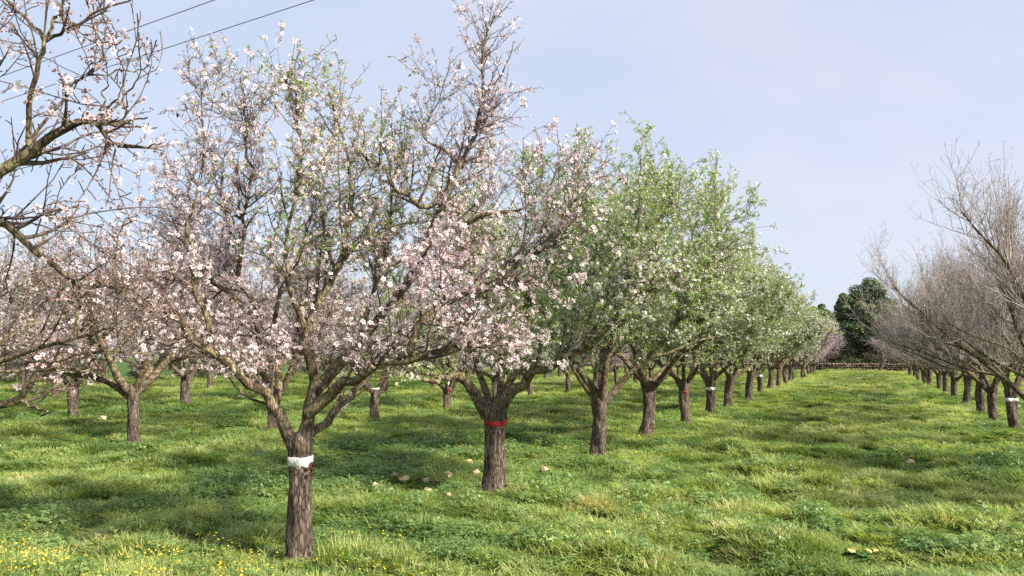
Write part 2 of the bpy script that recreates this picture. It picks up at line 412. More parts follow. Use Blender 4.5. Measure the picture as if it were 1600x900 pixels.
def build_tree(name, seed, limbs, surf, h, kind, dens=1.0, flowers=1.0, leaves=0.0, spent=.4, nuts=0, twig_up=.03, l2=(.45, 1.15), shoot=1.0, zmax=None, leafzone=None, mats=None, twigmul=1.0, rmul=1.0, spur=1.0, petal=None, zmin=1.2, fsize=1.0):
    """limbs: list of (P,R) in tree coordinates. Makes an Empty > trunk, crown (> blossom, foliage, dried_almond)"""
    rng = np.random.default_rng(seed)
    bare = kind == 'bare'
    if zmax is not None:      # no limb pokes out bare above its own twigs
        cut = []
        for p, r in limbs:
            ok = p[:, 2] < zmax(p) - .22; n = len(p) if ok.all() else max(4, int(np.argmin(ok)))
            t = np.linspace(0, n - 1, len(p)); k = np.arange(len(p))
            p2 = np.stack([np.interp(t, k, p[:, c]) for c in range(3)], -1); r2 = np.interp(t, k, r)
            if n < len(p): r2 = r2 * np.linspace(1, .3, len(p)) ** .7
            cut.append((p2, r2))
        limbs = cut
    P1 = np.stack([p for p, r in limbs]); R1 = np.stack([r for p, r in limbs])
    ST = Soup(); add_trunk(ST, surf, h)
    tubes(ST, P1, R1, 10, 0, .035, rng)
    SK = Soup()
    # second order branches
    pos, tan, r, t = sprout(rng, P1, R1, 8.5 * dens, .2, 1.0)
    out = pos * np.array([1, 1, 0]); out = nrm(out + 1e-6)
    ln = rng.uniform(*l2, len(pos)) * (1.1 - .45 * t)
    P2 = grow(rng, pos, fork(rng, tan, .5, 1.15, .25, out, .25), ln, 9, .13, .06 if not bare else .08)
    R2 = taper(np.minimum(r * .6, .013), np.full(len(r), .0028), 9) * rmul
    # drooping and upright shoots at the limb ends
    pos, tan, r, t = sprout(rng, P1, R1, 2.2 * shoot * dens, .4, 1.0)
    Ps = grow(rng, pos, fork(rng, tan, .1, .6, .55), rng.uniform(.6, 1.25, len(pos)), 9, .07, .07)
    Rs = taper(np.minimum(r * .6, .009), np.full(len(r), .0022), 9) * rmul
    P2 = np.concatenate([P2, Ps]); R2 = np.concatenate([R2, Rs])
    if zmax is not None:
        keep = P2[:, -1, 2] < zmax(P2[:, -1]); P2, R2 = P2[keep], R2[keep]
    keep = P2[:, :, 2].min(1) > np.minimum(zmin, P2[:, 0, 2] - .05); P2, R2 = P2[keep], R2[keep]
    tubes(SK, P2, R2, 5, 0, .06, rng)
    # twigs
    PP = np.concatenate([P2[:, ::1]]); RR = R2
    pos, tan, r, t = sprout(rng, PP, RR, (18.0 if not bare else 10.0) * dens * twigmul, .1, 1.0)
    a, b, c, d_ = sprout(rng, P1[:, 4:], R1[:, 4:], 12 * dens * twigmul, .0, 1.0)
    pos, tan, r = np.concatenate([pos, a]), np.concatenate([tan, b]), np.concatenate([r, c])
    ln = rng.uniform(.12, .48, len(pos)) if not bare else rng.uniform(.2, .62, len(pos))
    P3 = grow(rng, pos, fork(rng, tan, .5, 1.2, .12 if not bare else .5), ln, 6, .16 if not bare else .08, twig_up if not bare else .10)
    R3 = taper(np.minimum(r * .7, .0042), np.full(len(r), .0016), 6) * rmul
    if zmax is not None:
        keep = P3[:, -1, 2] < zmax(P3[:, -1]) + .12; P3, R3 = P3[keep], R3[keep]
    keep = P3[:, :, 2].min(1) > zmin; P3, R3 = P3[keep], R3[keep]
    tubes(SK, P3, R3, 4, 0)
    SB, SF = Soup(), Soup()
    # spurs
    pa, ta, ra, _ = sprout(rng, P3, R3, 20 * dens * spur if not bare else 6, .08, 1.0)
    pb, tb, rb, _ = sprout(rng, P2, R2, 14 * dens * spur if not bare else 3, .1, 1.0)
    pos, tan = np.concatenate([pa, pb]), np.concatenate([ta, tb])
    P4 = grow(rng, pos, fork(rng, tan, .6, 1.3, .1), rng.uniform(.012, .06, len(pos)) if not bare else rng.uniform(.03, .16, len(pos)), 3, .2, .0)
    R4 = taper(np.full(len(pos), .0026), np.full(len(pos), .0018), 3) * rmul
    tubes(SK, P4, R4, 3, 0)
    tip = P4[:, -1]; td = nrm(P4[:, -1] - P4[:, 0])
    tip = np.concatenate([tip, P3[:, -1]]); td = np.concatenate([td, nrm(P3[:, -1] - P3[:, -2])])
    # clumps: some parts of the crown flower more than others
    cl = .5 + .5 * np.sin(tip[:, 0] * 3.1 + 1.3 * seed) * np.sin(tip[:, 1] * 2.7 + seed) * np.sin(tip[:, 2] * 3.3)
    if flowers > 0:
        nf = rng.poisson(flowers * (.25 + 2.1 * cl ** 1.6) * 1.3)
        k = np.repeat(np.arange(len(tip)), nf)
        p = tip[k] + rng.normal(0, .012, (len(k), 3)); F = frames(rng, td[k], .8)
        # the highest shoots have mostly dropped their petals
        hi = np.clip((tip[k, 2] - 2.3) / 1.8, 0, 1)
        sp = rng.uniform(0, 1, len(k)) < spent + .35 * hi
        fl = ~sp
        sc = rng.uniform(.0115, .0245, len(k)) * fsize; rn = np.clip(rng.normal(.62, .2, len(k)), .3, 1)
        scatter(SB, PET_V, PET_Q, None, p[fl], F[fl], sc[fl], 0, rn[fl], PET_OFF)
        scatter(SB, STAR_V, None, STAR_T, p[fl], F[fl], np.full(fl.sum(), .007), 1, rng.uniform(.1, .6, fl.sum()))
        scatter(SB, STAR_V, None, STAR_T, p[sp], F[sp], rng.uniform(.007, .013, sp.sum()), 1, rng.uniform(.1, 1, sp.sum()))
        # last petals clinging on
        pt = sp & (rng.uniform(0, 1, len(k)) < .35)
        scatter(SB, PET_V[:4], PET_Q[:1], None, p[pt], F[pt], sc[pt], 0, np.clip(rn[pt] - .15, 0, 1), PET_OFF[:4])
    if leaves > 0:
        lz = np.ones(len(tip)) if leafzone is None else leafzone(tip)
        nl = rng.poisson(leaves * lz * (1.35 - .7 * cl) * 4.2)
        k = np.repeat(np.arange(len(tip)), nl); F = frames(rng, td[k] * .4, .9)
        F = F[:, :, [0, 2, 1]] * np.array([1, 1, -1])
        scatter(SF, LEAF_V, None, LEAF_T, tip[k] + rng.normal(0, .006, (len(k), 3)), F, rng.uniform(.024, .052, len(k)), 0, np.clip(rng.normal(.5, .25, len(k)), 0, 1))
    print(kind, 'P1', len(P1), 'P2', len(P2), 'P3', len(P3), 'P4', len(P4), 'crown', SK.n, 'bl', SB.n, 'fol', SF.n)
    root = empty(name, (0, 0, 0))
    tr = obj('trunk', ST.mesh('trunk'), [M_BARK], root)
    cw = obj('crown', SK.mesh('crown'), [mats or (M_TWIGB if bare else M_TWIG)], root)
    if SB.n: obj('blossom', SB.mesh('blossom', False, 'rnd'), [petal or (M_PETALW if kind == 'leafy' else M_PETAL), M_CALYX], cw)
    if SF.n: obj('foliage', SF.mesh('foliage', False, 'rnd'), [M_LEAF], cw)
    for q in range(nuts):
        i = rng.integers(len(P3)); me = bpy.data.meshes.new('dried_almond')
        o = obj('dried_almond', NUT.copy(), [], cw); o.location = P3[i, -1] - np.array([0, 0, .015])
        o.rotation_euler = rng.uniform(0, 6, 3); o.scale = (.75,) * 3
    return root

def nut_mesh():
    import bmesh
    bm = bmesh.new(); bmesh.ops.create_icosphere(bm, subdivisions=2, radius=.017)
    for v in bm.verts: v.co = Vector((v.co.x * .8, v.co.y * (.62 if v.co.y > 0 else .7), v.co.z * 1.45)) * (1 + .1 * math.sin(v.co.x * 900 + v.co.z * 500))
    me = bpy.data.meshes.new('dried_almond'); bm.to_mesh(me); bm.free(); me.materials.append(M_NUT)
    return me
NUT = nut_mesh()

def dup(root, loc, rz, s=1.0, name=None):
    r = root.copy(); COL.objects.link(r); r.location = loc; r.rotation_euler = (0, 0, rz); r.scale = (s, s, s * float(RNG.uniform(.93, 1.07)))
    for ch in list(root.children):
        if ch.name.startswith('painted_band'): continue
        c = ch.copy(); COL.objects.link(c); c.parent = r
        for g in ch.children:
            if g.name.startswith('painted_band'): continue
            d = g.copy(); COL.objects.link(d); d.parent = c
    return r

def child(root, stem_):
    for c in root.children:
        if c.name.split('.')[0] == stem_: return c

# ------------------------------------------------------------------ the three trees drawn branch by branch from the photo
BX = -4.08
def local(base):
    b = np.array([base[0], base[1], GZ(*base)])
    zc = float(np.dot(b - np.array([0, 0, EYE]), FW))
    def f(px, py, dz):
        z = zc + dz
        for _ in range(3): p = un(px, py, z); z = zc + dz + (p[2] - b[2]) * math.sin(PITCH)
        return un(px, py, z) - b
    return lambda pts: [f(*p) for p in pts]

# blossoming tree with the white band
B1 = tuple(ground_hit(468, 880, 0)[:2])
q = local(B1)
s1 = trunk_shape(np.random.default_rng(3), .92, .086, (-.03, .02), 1.3, 1.2)
L1 = [
    limb(q([(461, 699, 0), (449, 676, 0), (431, 642, 0), (418, 618, -.05), (370, 585, -.2), (330, 545, -.3), (285, 510, -.4), (235, 480, -.45), (180, 450, -.5)]), .062, .010),
    limb(q([(428, 640, 0), (436, 590, .1), (412, 550, .2), (395, 490, .35), (372, 420, .4), (350, 330, .5), (345, 270, .5)]), .036, .007),
    limb(q([(330, 545, -.3), (322, 480, -.25), (300, 420, -.3), (290, 350, -.3), (300, 280, -.3)]), .026, .006),
    limb(q([(468, 699, 0), (475, 680, .02), (486, 642, .05), (490, 600, .1), (480, 555, .1), (476, 510, .05), (510, 450, 0), (530, 390, 0), (548, 330, 0), (545, 250, .05), (520, 150, .1)]), .068, .006),
    limb(q([(482, 645, .0), (530, 607, -.1), (580, 578, -.25), (635, 562, -.4), (690, 548, -.45), (740, 540, -.5)]), .052, .010),
    limb(q([(635, 565, -.38), (655, 510, -.4), (700, 470, -.4), (760, 440, -.4), (830, 400, -.4), (880, 370, -.4)]), .03, .006),
    limb(q([(490, 612, .1), (520, 580, .2), (560, 535, .25), (600, 490, .2), (645, 435, .15), (668, 375, .1), (690, 310, .1), (722, 262, .1), (745, 190, .1), (762, 95, .1), (772, 20, .1)]), .055, .006),
    limb(q([(690, 312, .1), (655, 325, 0), (620, 285, -.1), (585, 250, -.1), (560, 235, -.1)]), .026, .006),
    limb(q([(722, 262, .1), (690, 230, .15), (660, 205, .2), (690, 150, .2), (675, 90, .2)]), .02, .004),
    limb(q([(560, 535, .25), (590, 430, .5), (610, 330, .6), (612, 230, .6), (600, 130, .55), (600, 75, .5)]), .026, .004),
    limb(q([(476, 510, .05), (450, 440, -.1), (455, 350, -.2), (470, 240, -.2), (460, 130, -.2)]), .024, .004),
    limb(q([(412, 550, .2), (440, 470, .6), (470, 390, .9), (500, 300, 1.0), (520, 200, 1.0)]), .025, .004),
    limb(q([(469, 699, .03), (486, 676, .12), (525, 640, .35), (560, 600, .7), (610, 540, 1.0), (680, 470, 1.2), (740, 380, 1.3), (780, 300, 1.3)]), .045, .006),
    limb(q([(395, 490, .35), (340, 440, .6), (290, 380, .8), (280, 320, .9)]), .028, .005),
    limb(q([(372, 430, .4), (385, 330, .2), (390, 230, .1), (382, 160, .1)]), .02, .004),
    limb(q([(668, 378, .1), (720, 350, 0), (790, 330, -.1), (850, 300, -.1), (880, 250, -.1)]), .024, .004),
]
lean1 = lambda T: (np.exp(-((T[:, 0] - .15) / .5) ** 2) * np.clip((T[:, 2] - 1.9) / .8, 0, 1))
T1 = build_tree('almond_tree', 11, L1, s1, .92, 'blossom', 1.0, 1.55, .4, .34, nuts=6, zmin=1.36, leafzone=lean1, shoot=.8, l2=(.3, .8),
                zmax=lambda p: 4.0 + .62 * (np.abs(p[:, :2] @ RT[:2] - 1.45) < .3) - 1.5 * np.maximum(0, p[:, :2] @ RT[:2] - 1.65))
T1.location = (*B1, GZ(*B1))
obj('painted_band', band_mesh(np.random.default_rng(5), s1, .765, .07, .0, .4), [M_WHITE], child(T1, 'trunk'))
# canker wound under the band
rngw = np.random.default_rng(8)
SW = Soup()
for k in range(9):
    a0 = math.atan2(-RT[1], -RT[0]) + PI - .35 + rngw.normal(0, .28); z0 = .70 + rngw.normal(0, .035)
    c = s1(np.array([a0]), np.array([z0]), .002)[0]
    u = np.linspace(0, 2 * PI, 8, endpoint=False); ph = np.array([-.9, -.3, .3, .9])
    r = rngw.uniform(.012, .024)
    V = np.array([[(math.cos(p_) * math.cos(x), math.cos(p_) * math.sin(x), math.sin(p_)) for x in u] for p_ in ph]) * r + c
    V = V + rngw.normal(0, .003, V.shape)
    i = np.arange(32).reshape(4, 8); j = np.roll(i, -1, 1)
    Qs = np.stack([i[:-1], j[:-1], j[1:], i[1:]], -1).reshape(-1, 4)
    SW.add(V.reshape(-1, 3), np.concatenate([Qs, [[24, 25, 26, 27], [24, 27, 28, 31], [28, 29, 30, 31], [3, 2, 1, 0], [7, 4, 3, 0], [7, 6, 5, 4]]]))
obj('bark_wound', SW.mesh('bark_wound'), [m_noise('gummy_wound', [(.35, (.02, .008, .006)), (.6, (.09, .03, .022))], 40, .4, .5)], child(T1, 'trunk'))

# leafy tree with the red band
B2 = tuple(ground_hit(770, 772, 0)[:2])
q = local(B2)
s2 = trunk_shape(np.random.default_rng(14), .98, .114, (.02, 0), 1.25, 1.18)
L2_ = [
    limb(q([(762, 650, 0), (738, 610, 0), (712, 578, 0), (690, 555, .1), (660, 520, .2), (630, 470, .3), (600, 400, .3)]), .08, .010),
    limb(q([(716, 585, 0), (690, 594, -.1), (650, 588, -.3), (610, 560, -.5), (570, 530, -.6)]), .045, .008),
    limb(q([(775, 650, 0), (800, 610, -.05), (830, 588, -.2), (870, 570, -.5), (905, 550, -.7), (950, 510, -.9), (990, 460, -1.0), (1020, 420, -1.0)]), .085, .010),
    limb(q([(772, 650, 0), (784, 605, .1), (780, 550, .2), (775, 490, .25), (800, 420, .3), (830, 330, .3), (845, 240, .3)]), .065, .008),
    limb(q([(775, 640, .1), (800, 590, .5), (850, 540, 1.0), (900, 470, 1.2), (960, 390, 1.3), (1000, 280, 1.3), (1000, 165, 1.3)]), .06, .007),
    limb(q([(768, 640, .1), (750, 580, .6), (740, 520, .9), (720, 440, 1.1), (705, 350, 1.2), (700, 280, 1.2)]), .055, .007),
    limb(q([(775, 495, .25), (740, 430, .1), (720, 360, 0), (725, 290, 0)]), .03, .006),
    limb(q([(905, 550, -.7), (950, 480, -.5), (985, 400, -.4), (1000, 290, -.3), (1005, 190, -.3)]), .036, .006),
    limb(q([(800, 420, .3), (860, 380, .1), (905, 290, 0), (908, 180, 0)]), .03, .005),
    limb(q([(950, 390, 1.3), (1030, 340, 1.1), (1070, 260, 1.0), (1115, 205, 1.0)]), .026, .005),
    limb(q([(870, 570, -.5), (930, 480, .2), (990, 400, .5), (1045, 320, .5), (1075, 240, .5)]), .034, .005),
    limb(q([(905, 550, -.7), (980, 500, 0), (1050, 430, .3), (1100, 360, .3), (1120, 290, .3)]), .03, .005),
    limb(q([(990, 460, -1.0), (1060, 440, -.8), (1110, 400, -.6), (1130, 350, -.5)]), .02, .005),
]
T2 = build_tree('almond_tree', 21, L2_, s2, .98, 'leafy', 1.05, 1.0, .8, .15, nuts=3, shoot=.8, l2=(.35, .95), zmin=1.3, zmax=lambda p: 4.3 - .3 * np.maximum(0, .8 - p[:, :2] @ RT[:2]) - .4 * np.maximum(0, p[:, :2] @ RT[:2] - 1.6) - 5 * np.maximum(0, p[:, :2] @ RT[:2] - 3.15))
T2.location = (*B2, GZ(*B2))
obj('painted_band', band_mesh(np.random.default_rng(6), s2,   .83, .058, -.02, .15), [M_RED], child(T2, 'trunk'))

JIT = .006
# nearest tree, mostly outside the frame on the left
B0 = (BX, 1.42)
b0 = np.array([B0[0], B0[1], GZ(*B0)])
q0 = lambda pts: [un(*p) - b0 for p in pts]
s0 = trunk_shape(np.random.default_rng(19), .95, .11, (.02, 0), 1.15, 1.2)
fk = (-456, 640, 3.0)
hand0 = [
    limb([np.array([0, 0, .86])] + q0([(-330, 520, 3.0), (-180, 390, 3.0), (-60, 305, 3.0), (0, 270, 3.0), (45, 240, 3.0), (90, 208, 3.0), (140, 186, 3.0), (160, 196, 3.0), (168, 222, 3.0), (190, 232, 3.0)]), .040, .006, 24),
    limb(q0([(165, 222, 3.0), (225, 230, 3.0), (262, 225, 3.0), (290, 215, 3.0)]), .008, .003),
    limb(q0([(150, 190, 3.0), (210, 196, 3.0), (262, 200, 2.95), (300, 192, 2.95), (325, 166, 2.95)]), .007, .0025),
    limb(q0([(158, 196, 3.0), (180, 165, 3.0), (210, 130, 3.0), (238, 110, 3.0), (272, 98, 3.0)]), .007, .0025),
    limb(q0([(160, 192, 3.0), (158, 165, 3.0), (168, 126, 3.0)]), .005, .0025),
    limb(q0([(45, 240, 3.0), (46, 170, 2.95), (56, 110, 2.9), (68, 68, 2.9), (45, 35, 2.9), (15, 2, 2.9)]), .012, .005),
    limb(q0([(68, 68, 2.9), (85, 35, 2.9), (102, -5, 2.9), (110, -60, 2.9)]), .007, .004),
    limb(q0([(68, 66, 2.9), (95, 50, 2.9), (130, 34, 2.9), (170, 12, 2.9), (215, -5, 2.9)]), .008, .003),
    limb(q0([(50, 215, 3.05), (90, 165, 3.1), (130, 118, 3.1), (160, 82, 3.1), (150, 40, 3.1), (130, -5, 3.1)]), .007, .003),
    limb(q0([(130, 118, 3.1), (180, 115, 3.1), (215, 112, 3.1), (235, 102, 3.1)]), .004, .002),
    limb([np.array([0, 0, .9])] + q0([(-300, 500, 3.2), (-120, 400, 3.3), (-40, 350, 3.3), (10, 350, 3.3), (48, 383, 3.3), (90, 420, 3.3), (125, 452, 3.3), (140, 470, 3.3)]), .034, .007, 20),
    limb([np.array([0, 0, .88])] + q0([(-320, 600, 2.9), (-150, 590, 2.85), (-40, 572, 2.8), (20, 556, 2.8), (80, 540, 2.8), (118, 527, 2.8), (160, 518, 2.8), (200, 500, 2.8), (245, 475, 2.8), (300, 448, 2.8)]), .022, .004, 20),
    limb(q0([(118, 527, 2.8), (121, 495, 2.8), (128, 465, 2.8), (145, 445, 2.8), (158, 438, 2.8)]), .008, .003),
    limb(q0([(212, 505, 2.8), (195, 535, 2.8), (172, 560, 2.8)]), .004, .002),
    limb([np.array([0, 0, .9])] + q0([(-300, 640, 3.2), (-120, 640, 3.3), (-30, 628, 3.3), (12, 634, 3.3), (30, 618, 3.3), (52, 592, 3.3), (66, 570, 3.3)]), .034, .011, 20, .6),
    limb(q0([(28, 622, 3.3), (45, 632, 3.3), (62, 642, 3.3), (78, 646, 3.3)]), .008, .004),
    limb(q0([(-60, 582, 2.9), (10, 578, 2.9), (60, 580, 2.9), (115, 576, 2.9), (170, 577, 2.9)]), .007, .003),
    limb(q0([(-60, 570, 3.0), (30, 568, 3.0), (90, 560, 3.0), (150, 550, 3.0), (230, 555, 3.0)]), .008, .003),
    limb(q0([(-200, 400, 3.4), (-80, 250, 3.4), (-40, 120, 3.4), (0, 30, 3.4)]), .02, .005),
    limb(q0([(60, 480, 2.9), (80, 465, 2.9), (110, 470, 2.9), (118, 480, 2.9)]), .004, .002),
]
hand0 = [(catmull(p[::max(1, len(p) // 10)], 14) if len(p) != 14 else p, np.interp(np.linspace(0, 1, 14), np.linspace(0, 1, len(r)), r)) for p, r in hand0]
auto0 = [l for l in auto_limbs(np.random.default_rng(77), .95, 4, 2.1, .042) if l[0][-1][0] < .1]
T0 = build_tree('almond_tree', 31, hand0 + auto0, s0, .95, 'blossom', .76, 1.0, 0, .76, nuts=2, fsize=.82, spur=1.9, zmin=1.36, twigmul=.65, shoot=.12, l2=(.15, .42), zmax=lambda p: 3.3 - 20 * np.maximum(0, p[:, :2] @ RT[:2] - 1.72))
T0.location = tuple(b0)

# ------------------------------------------------------------------ prototypes for the rows
def proto(seed, kind, **k):
    rng = np.random.default_rng(seed); h = rng.uniform(.80, 1.04)
    bare = kind == 'bare'
    ln_ = rng.uniform(-.09, .09, 2); s = trunk_shape(rng, h, rng.uniform(.088, .118), ln_, 1.3, 1.2)
    lm = auto_limbs(rng, h, 5 if bare else int(rng.integers(4, 6)), k.pop('ln', 3.1), k.pop('lr', .072), k.pop('elev', (34, 58)), k.pop('up', .035))
    lm = [(p + np.array([ln_[0], ln_[1], 0]), r_) for p, r_ in lm]
    if not bare: k['zmax'] = lambda p: 4.45 - .17 * (p[:, 0] ** 2 + p[:, 1] ** 2); k.setdefault('shoot', .7)
    r = build_tree('almond_tree', seed, lm, s, h, kind, **k)
    r['h'] = h; return r, s
PRO = {
    'leafy': [proto(41, 'leafy', flowers=1.1, leaves=.95, spent=.08), proto(43, 'leafy', flowers=1.0, leaves=1.0, spent=.08), proto(46, 'leafy', flowers=1.2, leaves=.8, spent=.08)],
    'blossom': [proto(51, 'blossom', flowers=1.1, leaves=.12, spent=.4, nuts=2), proto(53, 'blossom', flowers=1.0, leaves=.05, spent=.4, nuts=1), proto(55, 'blossom', flowers=1.2, leaves=.0, spent=.35, nuts=1)],
    'pale': [proto(57, 'blossom', flowers=.75, leaves=.0, spent=.3)],
    'bare': [proto(61, 'bare', flowers=0, ln=3.1, elev=(48, 70), up=.04, shoot=2.0, lr=.055, dens=1.15), proto(63, 'bare', flowers=0, ln=3.0, elev=(46, 68), up=.04, shoot=2.0, lr=.058, dens=1.15)],
}
for v in PRO.values():
    for r, s in v: del r['h']
USED = {}
RNG = np.random.default_rng(2024)

def place(kind, x, y, s=1.0, rz=None, var=None):
    v = PRO[kind]; i = int(RNG.integers(len(v))) if var is None else var
    root, surf = v[i]
    rz = float(RNG.uniform(0, 6.28)) if rz is None else rz
    loc = (x, y, GZ(x, y) - .01)
    if (kind, i) not in USED:
        USED[(kind, i)] = 1; o = root; o.location = loc; o.rotation_euler = (0, 0, rz); o.scale = (s, s, s)
    else: o = dup(root, loc, rz, s)
    return o, surf

def band(o, surf, z, w, m, seed, arc=None):
    if arc: arc = (arc[0] - o.rotation_euler.z, arc[1] - o.rotation_euler.z)
    obj('painted_band', band_mesh(np.random.default_rng(seed), surf, z, w, .0, .25, arc), [m], child(o, 'trunk'))

ORD = ['', 'first', 'second', 'third', 'fourth', 'fifth', 'sixth', 'seventh', 'eighth', 'ninth', 'tenth', 'eleventh', 'twelfth', 'thirteenth', 'fourteenth', 'fifteenth', 'sixteenth', 'seventeenth', 'eighteenth', 'nineteenth', 'twentieth', 'twenty first', 'twenty second', 'twenty third', 'twenty fourth']
tag(T0, 'sparsely budded almond tree reaching bare twigs across the power lines', 'tree', 'almond trees of the white and red banded row')
tag(T1, 'pink blossoming almond tree with broad white paint band and dark bark wound', 'tree', 'almond trees of the white and red banded row')
tag(T2, 'forked almond tree with red paint band, green leaves and white blossom', 'tree', 'almond trees of the white and red banded row')
# row beside the aisle
ys = [11.93, 15.47, 19.1, 22.6, 26.0, 29.8, 33.6] + [37.1 + 3.5 * k for k in range(11)]
for k, y in enumerate(ys):
    n = k + 3
    kind = 'leafy' if n < 13 else 'pale'
    x = BX + float(RNG.normal(0, .07))
    o, sf = place(kind, x, y, (1.04 if n == 3 else float(RNG.uniform(1.01, 1.12))) * (1.0 if n < 13 else .93))
    lab = f'{"leafy almond tree with white blossom" if kind == "leafy" else "pale nearly leafless almond tree"}, {ORD[n]} trunk of the banded row'
    if n == 5: band(o, sf, .80, .06, M_RED, 71, (-1.35, -.35)); lab = 'leafy almond tree with small red mark on its dark trunk'
    if n == 6: band(o, sf, .78, .07, M_WHITE, 72); lab = 'leafy almond tree with thin white band, just past the red marked trunk'
    if n == 9: band(o, sf, .80, .07, M_WHITE, 73); lab = 'small distant leafy almond tree with a white band near its fork'
    tag(o, lab, 'tree', 'almond trees of the white and red banded row')
# rows to the left
for (rx, y0, dy, cnt, rowname) in ((-11.45, 5.84, 3.52, 20, 'second row'), (-18.55, 6.54, 3.5, 19, 'third row'), (-25.8, 11.0, 3.5, 18, 'fourth row'), (-33.0, 14.5, 3.5, 16, 'the outermost row')):
    for k in range(cnt):
        y = y0 + dy * k; x = rx + float(RNG.normal(0, .12))
        o, sf = place('blossom', x, y, float(RNG.uniform(.95, 1.08)))
        lab = f'pink blossoming almond tree, {ORD[k + 1]} trunk from the near end of {rowname}'
        if rx == -11.45 and k == 3: band(o, sf, .86, .045, M_WHITE, 74); lab = 'blossoming almond tree with thin white band seen between the two big forked trunks'
        if rx == -11.45 and k == 4: band(o, sf, .74, .09, M_RED, 75, (-1.1, .0)); lab = 'blossoming almond tree with red mark seen beside the red banded trunk'
        tag(o, lab, 'tree', f'almond trees of {rowname}')
# bare row right of the aisle
ys = [10.0, 13.6, 17.0, 20.5, 23.0, 25.7, 29.9, 33.4] + [36.8 + 3.5 * k for k in range(10)]
for k, y in enumerate(ys):
    x = 2.92 + float(RNG.normal(0, .06)) + (.5 if k == 0 else 0)
    o, sf = place('bare', x, y, .8 if k == 0 else float(RNG.uniform(1.06, 1.14)) if k < 3 else float(RNG.uniform(.97, 1.1)) if k < 9 else float(RNG.uniform(.88, 1.0)))
    lab = f'bare grey almond tree, {ORD[k + 1]} of the leafless row right of the aisle'
    if k == 3: band(o, sf, .70, .06, M_WHITE, 76); lab = 'bare grey almond tree with white band at the right edge'
    tag(o, lab, 'tree', 'bare almond trees right of the aisle')
for k in range(6):
    o, sf = place('bare', 9.9, 52 + 3.6 * k, .95)
    tag(o, f'bare almond tree far behind the leafless row, {ORD[k + 1]} from the near end', 'tree', 'bare almond trees of the far right row')

# ------------------------------------------------------------------ background: evergreens, brush, dry stone wall, leaning tree
def leaf_mass(S, rng, lumps, per, size):
    for (c, r) in lumps:
        n = per; d = nrm(rng.normal(0, 1, (n, 3))); d[:, 2] = np.abs(d[:, 2]) * np.where(rng.uniform(0, 1, n) < .8, 1, -1)
        p = c + d * r * rng.uniform(.55, 1.05, (n, 1)); F = frames(rng, d + np.array([[0, 0, .3]]), .7)
        V = np.array([(-.5, 0, 0), (0, -.32, .05), (.6, 0, 0), (0, .32, .05)])
        scatter(S, V, np.array([[0, 1, 2, 3]]), None, p, F, size * rng.uniform(.6, 1.3, n), 0, np.clip(rng.normal(.45, .25) + rng.normal(0, .18, n), 0, 1))

def evergreen(x, y, h, w, seed, label, low=.06):
    rng = np.random.default_rng(seed); S = Soup()
    lumps = []
    els = [(0, 0, .42, .5, .42), (-.2, .05, .66, .26, .22), (.2, -.05, .60, .28, .25), (.04, .02, .80, .22, .19), (-.28, -.1, .3, .26, .3), (.3, .1, .3, .25, .3), (0, 0, .2, .45, .2)]
    for k in range(230):
        ex, ey, ez, er, eh = els[int(rng.choice(7, p=(.34, .13, .13, .12, .1, .1, .08)))]
        dv = nrm(rng.normal(0, 1, 3)) * rng.uniform(.35, 1) ** .4 * rng.uniform(.88, 1.08)
        p_ = np.array([(ex + dv[0] * er) * w, (ey + dv[1] * er) * w, max(.03, ez + dv[2] * eh) * h])
        lumps.append((p_, np.array([1, 1, .8]) * rng.uniform(.4, 1.1) * w / 8))
    leaf_mass(S, rng, lumps, 380, .22)
    root = empty('evergreen_tree', (x, y, GZ(x, y)))
    ST = Soup(); P = grow(rng, np.zeros((1, 3)) - [[0, 0, .2]], np.array([[0, 0, 1.0]]), np.array([h * .8]), 8, .04, .1)
    tubes(ST, P, taper([w * .045], [.05], 8), 10, 0, .05, rng)
    obj('trunk', ST.mesh('trunk'), [M_BARK], root); obj('crown', S.mesh('crown', False, 'rnd'), [M_EVER], root)
    return tag(root, label, 'tree', 'dark evergreens beyond the orchard')
evergreen(.1, 93, 9.9, 7.1, 5, 'tall dense dark evergreen tree at the end of the grass aisle')
evergreen(-5.0, 98, 7.7, 5.5, 6, 'dark evergreen behind the pale trees, left of the tall one')
evergreen(4.8, 99, 7.6, 5.5, 7, 'dark evergreen just right of the tall one, half behind bare twigs')
evergreen(-1.5, 106, 7.2, 13, 9, 'broad low dark evergreen filling the gap behind the tall one', .03)
evergreen(-13, 100, 7.0, 7, 8, 'low dark evergreen hidden behind the banded row')

def bush_mesh(seed, w, h):
    rng = np.random.default_rng(seed); S = Soup(); lumps = []
    for k in range(16):
        a = rng.uniform(0, 2 * PI); rr = w / 2 * math.sqrt(rng.uniform(0, 1)) * .8
        lumps.append((np.array([rr * math.cos(a), rr * math.sin(a), h * rng.uniform(.15, .75)]), np.array([1, 1, .8]) * rng.uniform(.3, .6) * h / 1.6))
    leaf_mass(S, rng, lumps, 160, .13)
    n = 60; P = grow(rng, np.stack([rng.normal(0, w / 5, n), rng.normal(0, w / 5, n), np.zeros(n)], -1), np.stack([rng.normal(0, .5, n), rng.normal(0, .5, n), np.ones(n)], -1), rng.uniform(.6, 1.15, n) * h, 6, .15, 0)
    ST = Soup(); tubes(ST, P, taper(np.full(n, .018), np.full(n, .005), 6), 4)
    return S.mesh('foliage', False, 'rnd'), ST.mesh('stem')
BM = [bush_mesh(90 + k, 3.6, 1.7) for k in range(3)]
for f, s in BM: f.materials.append(M_BRUSH); s.materials.append(M_TWIG)
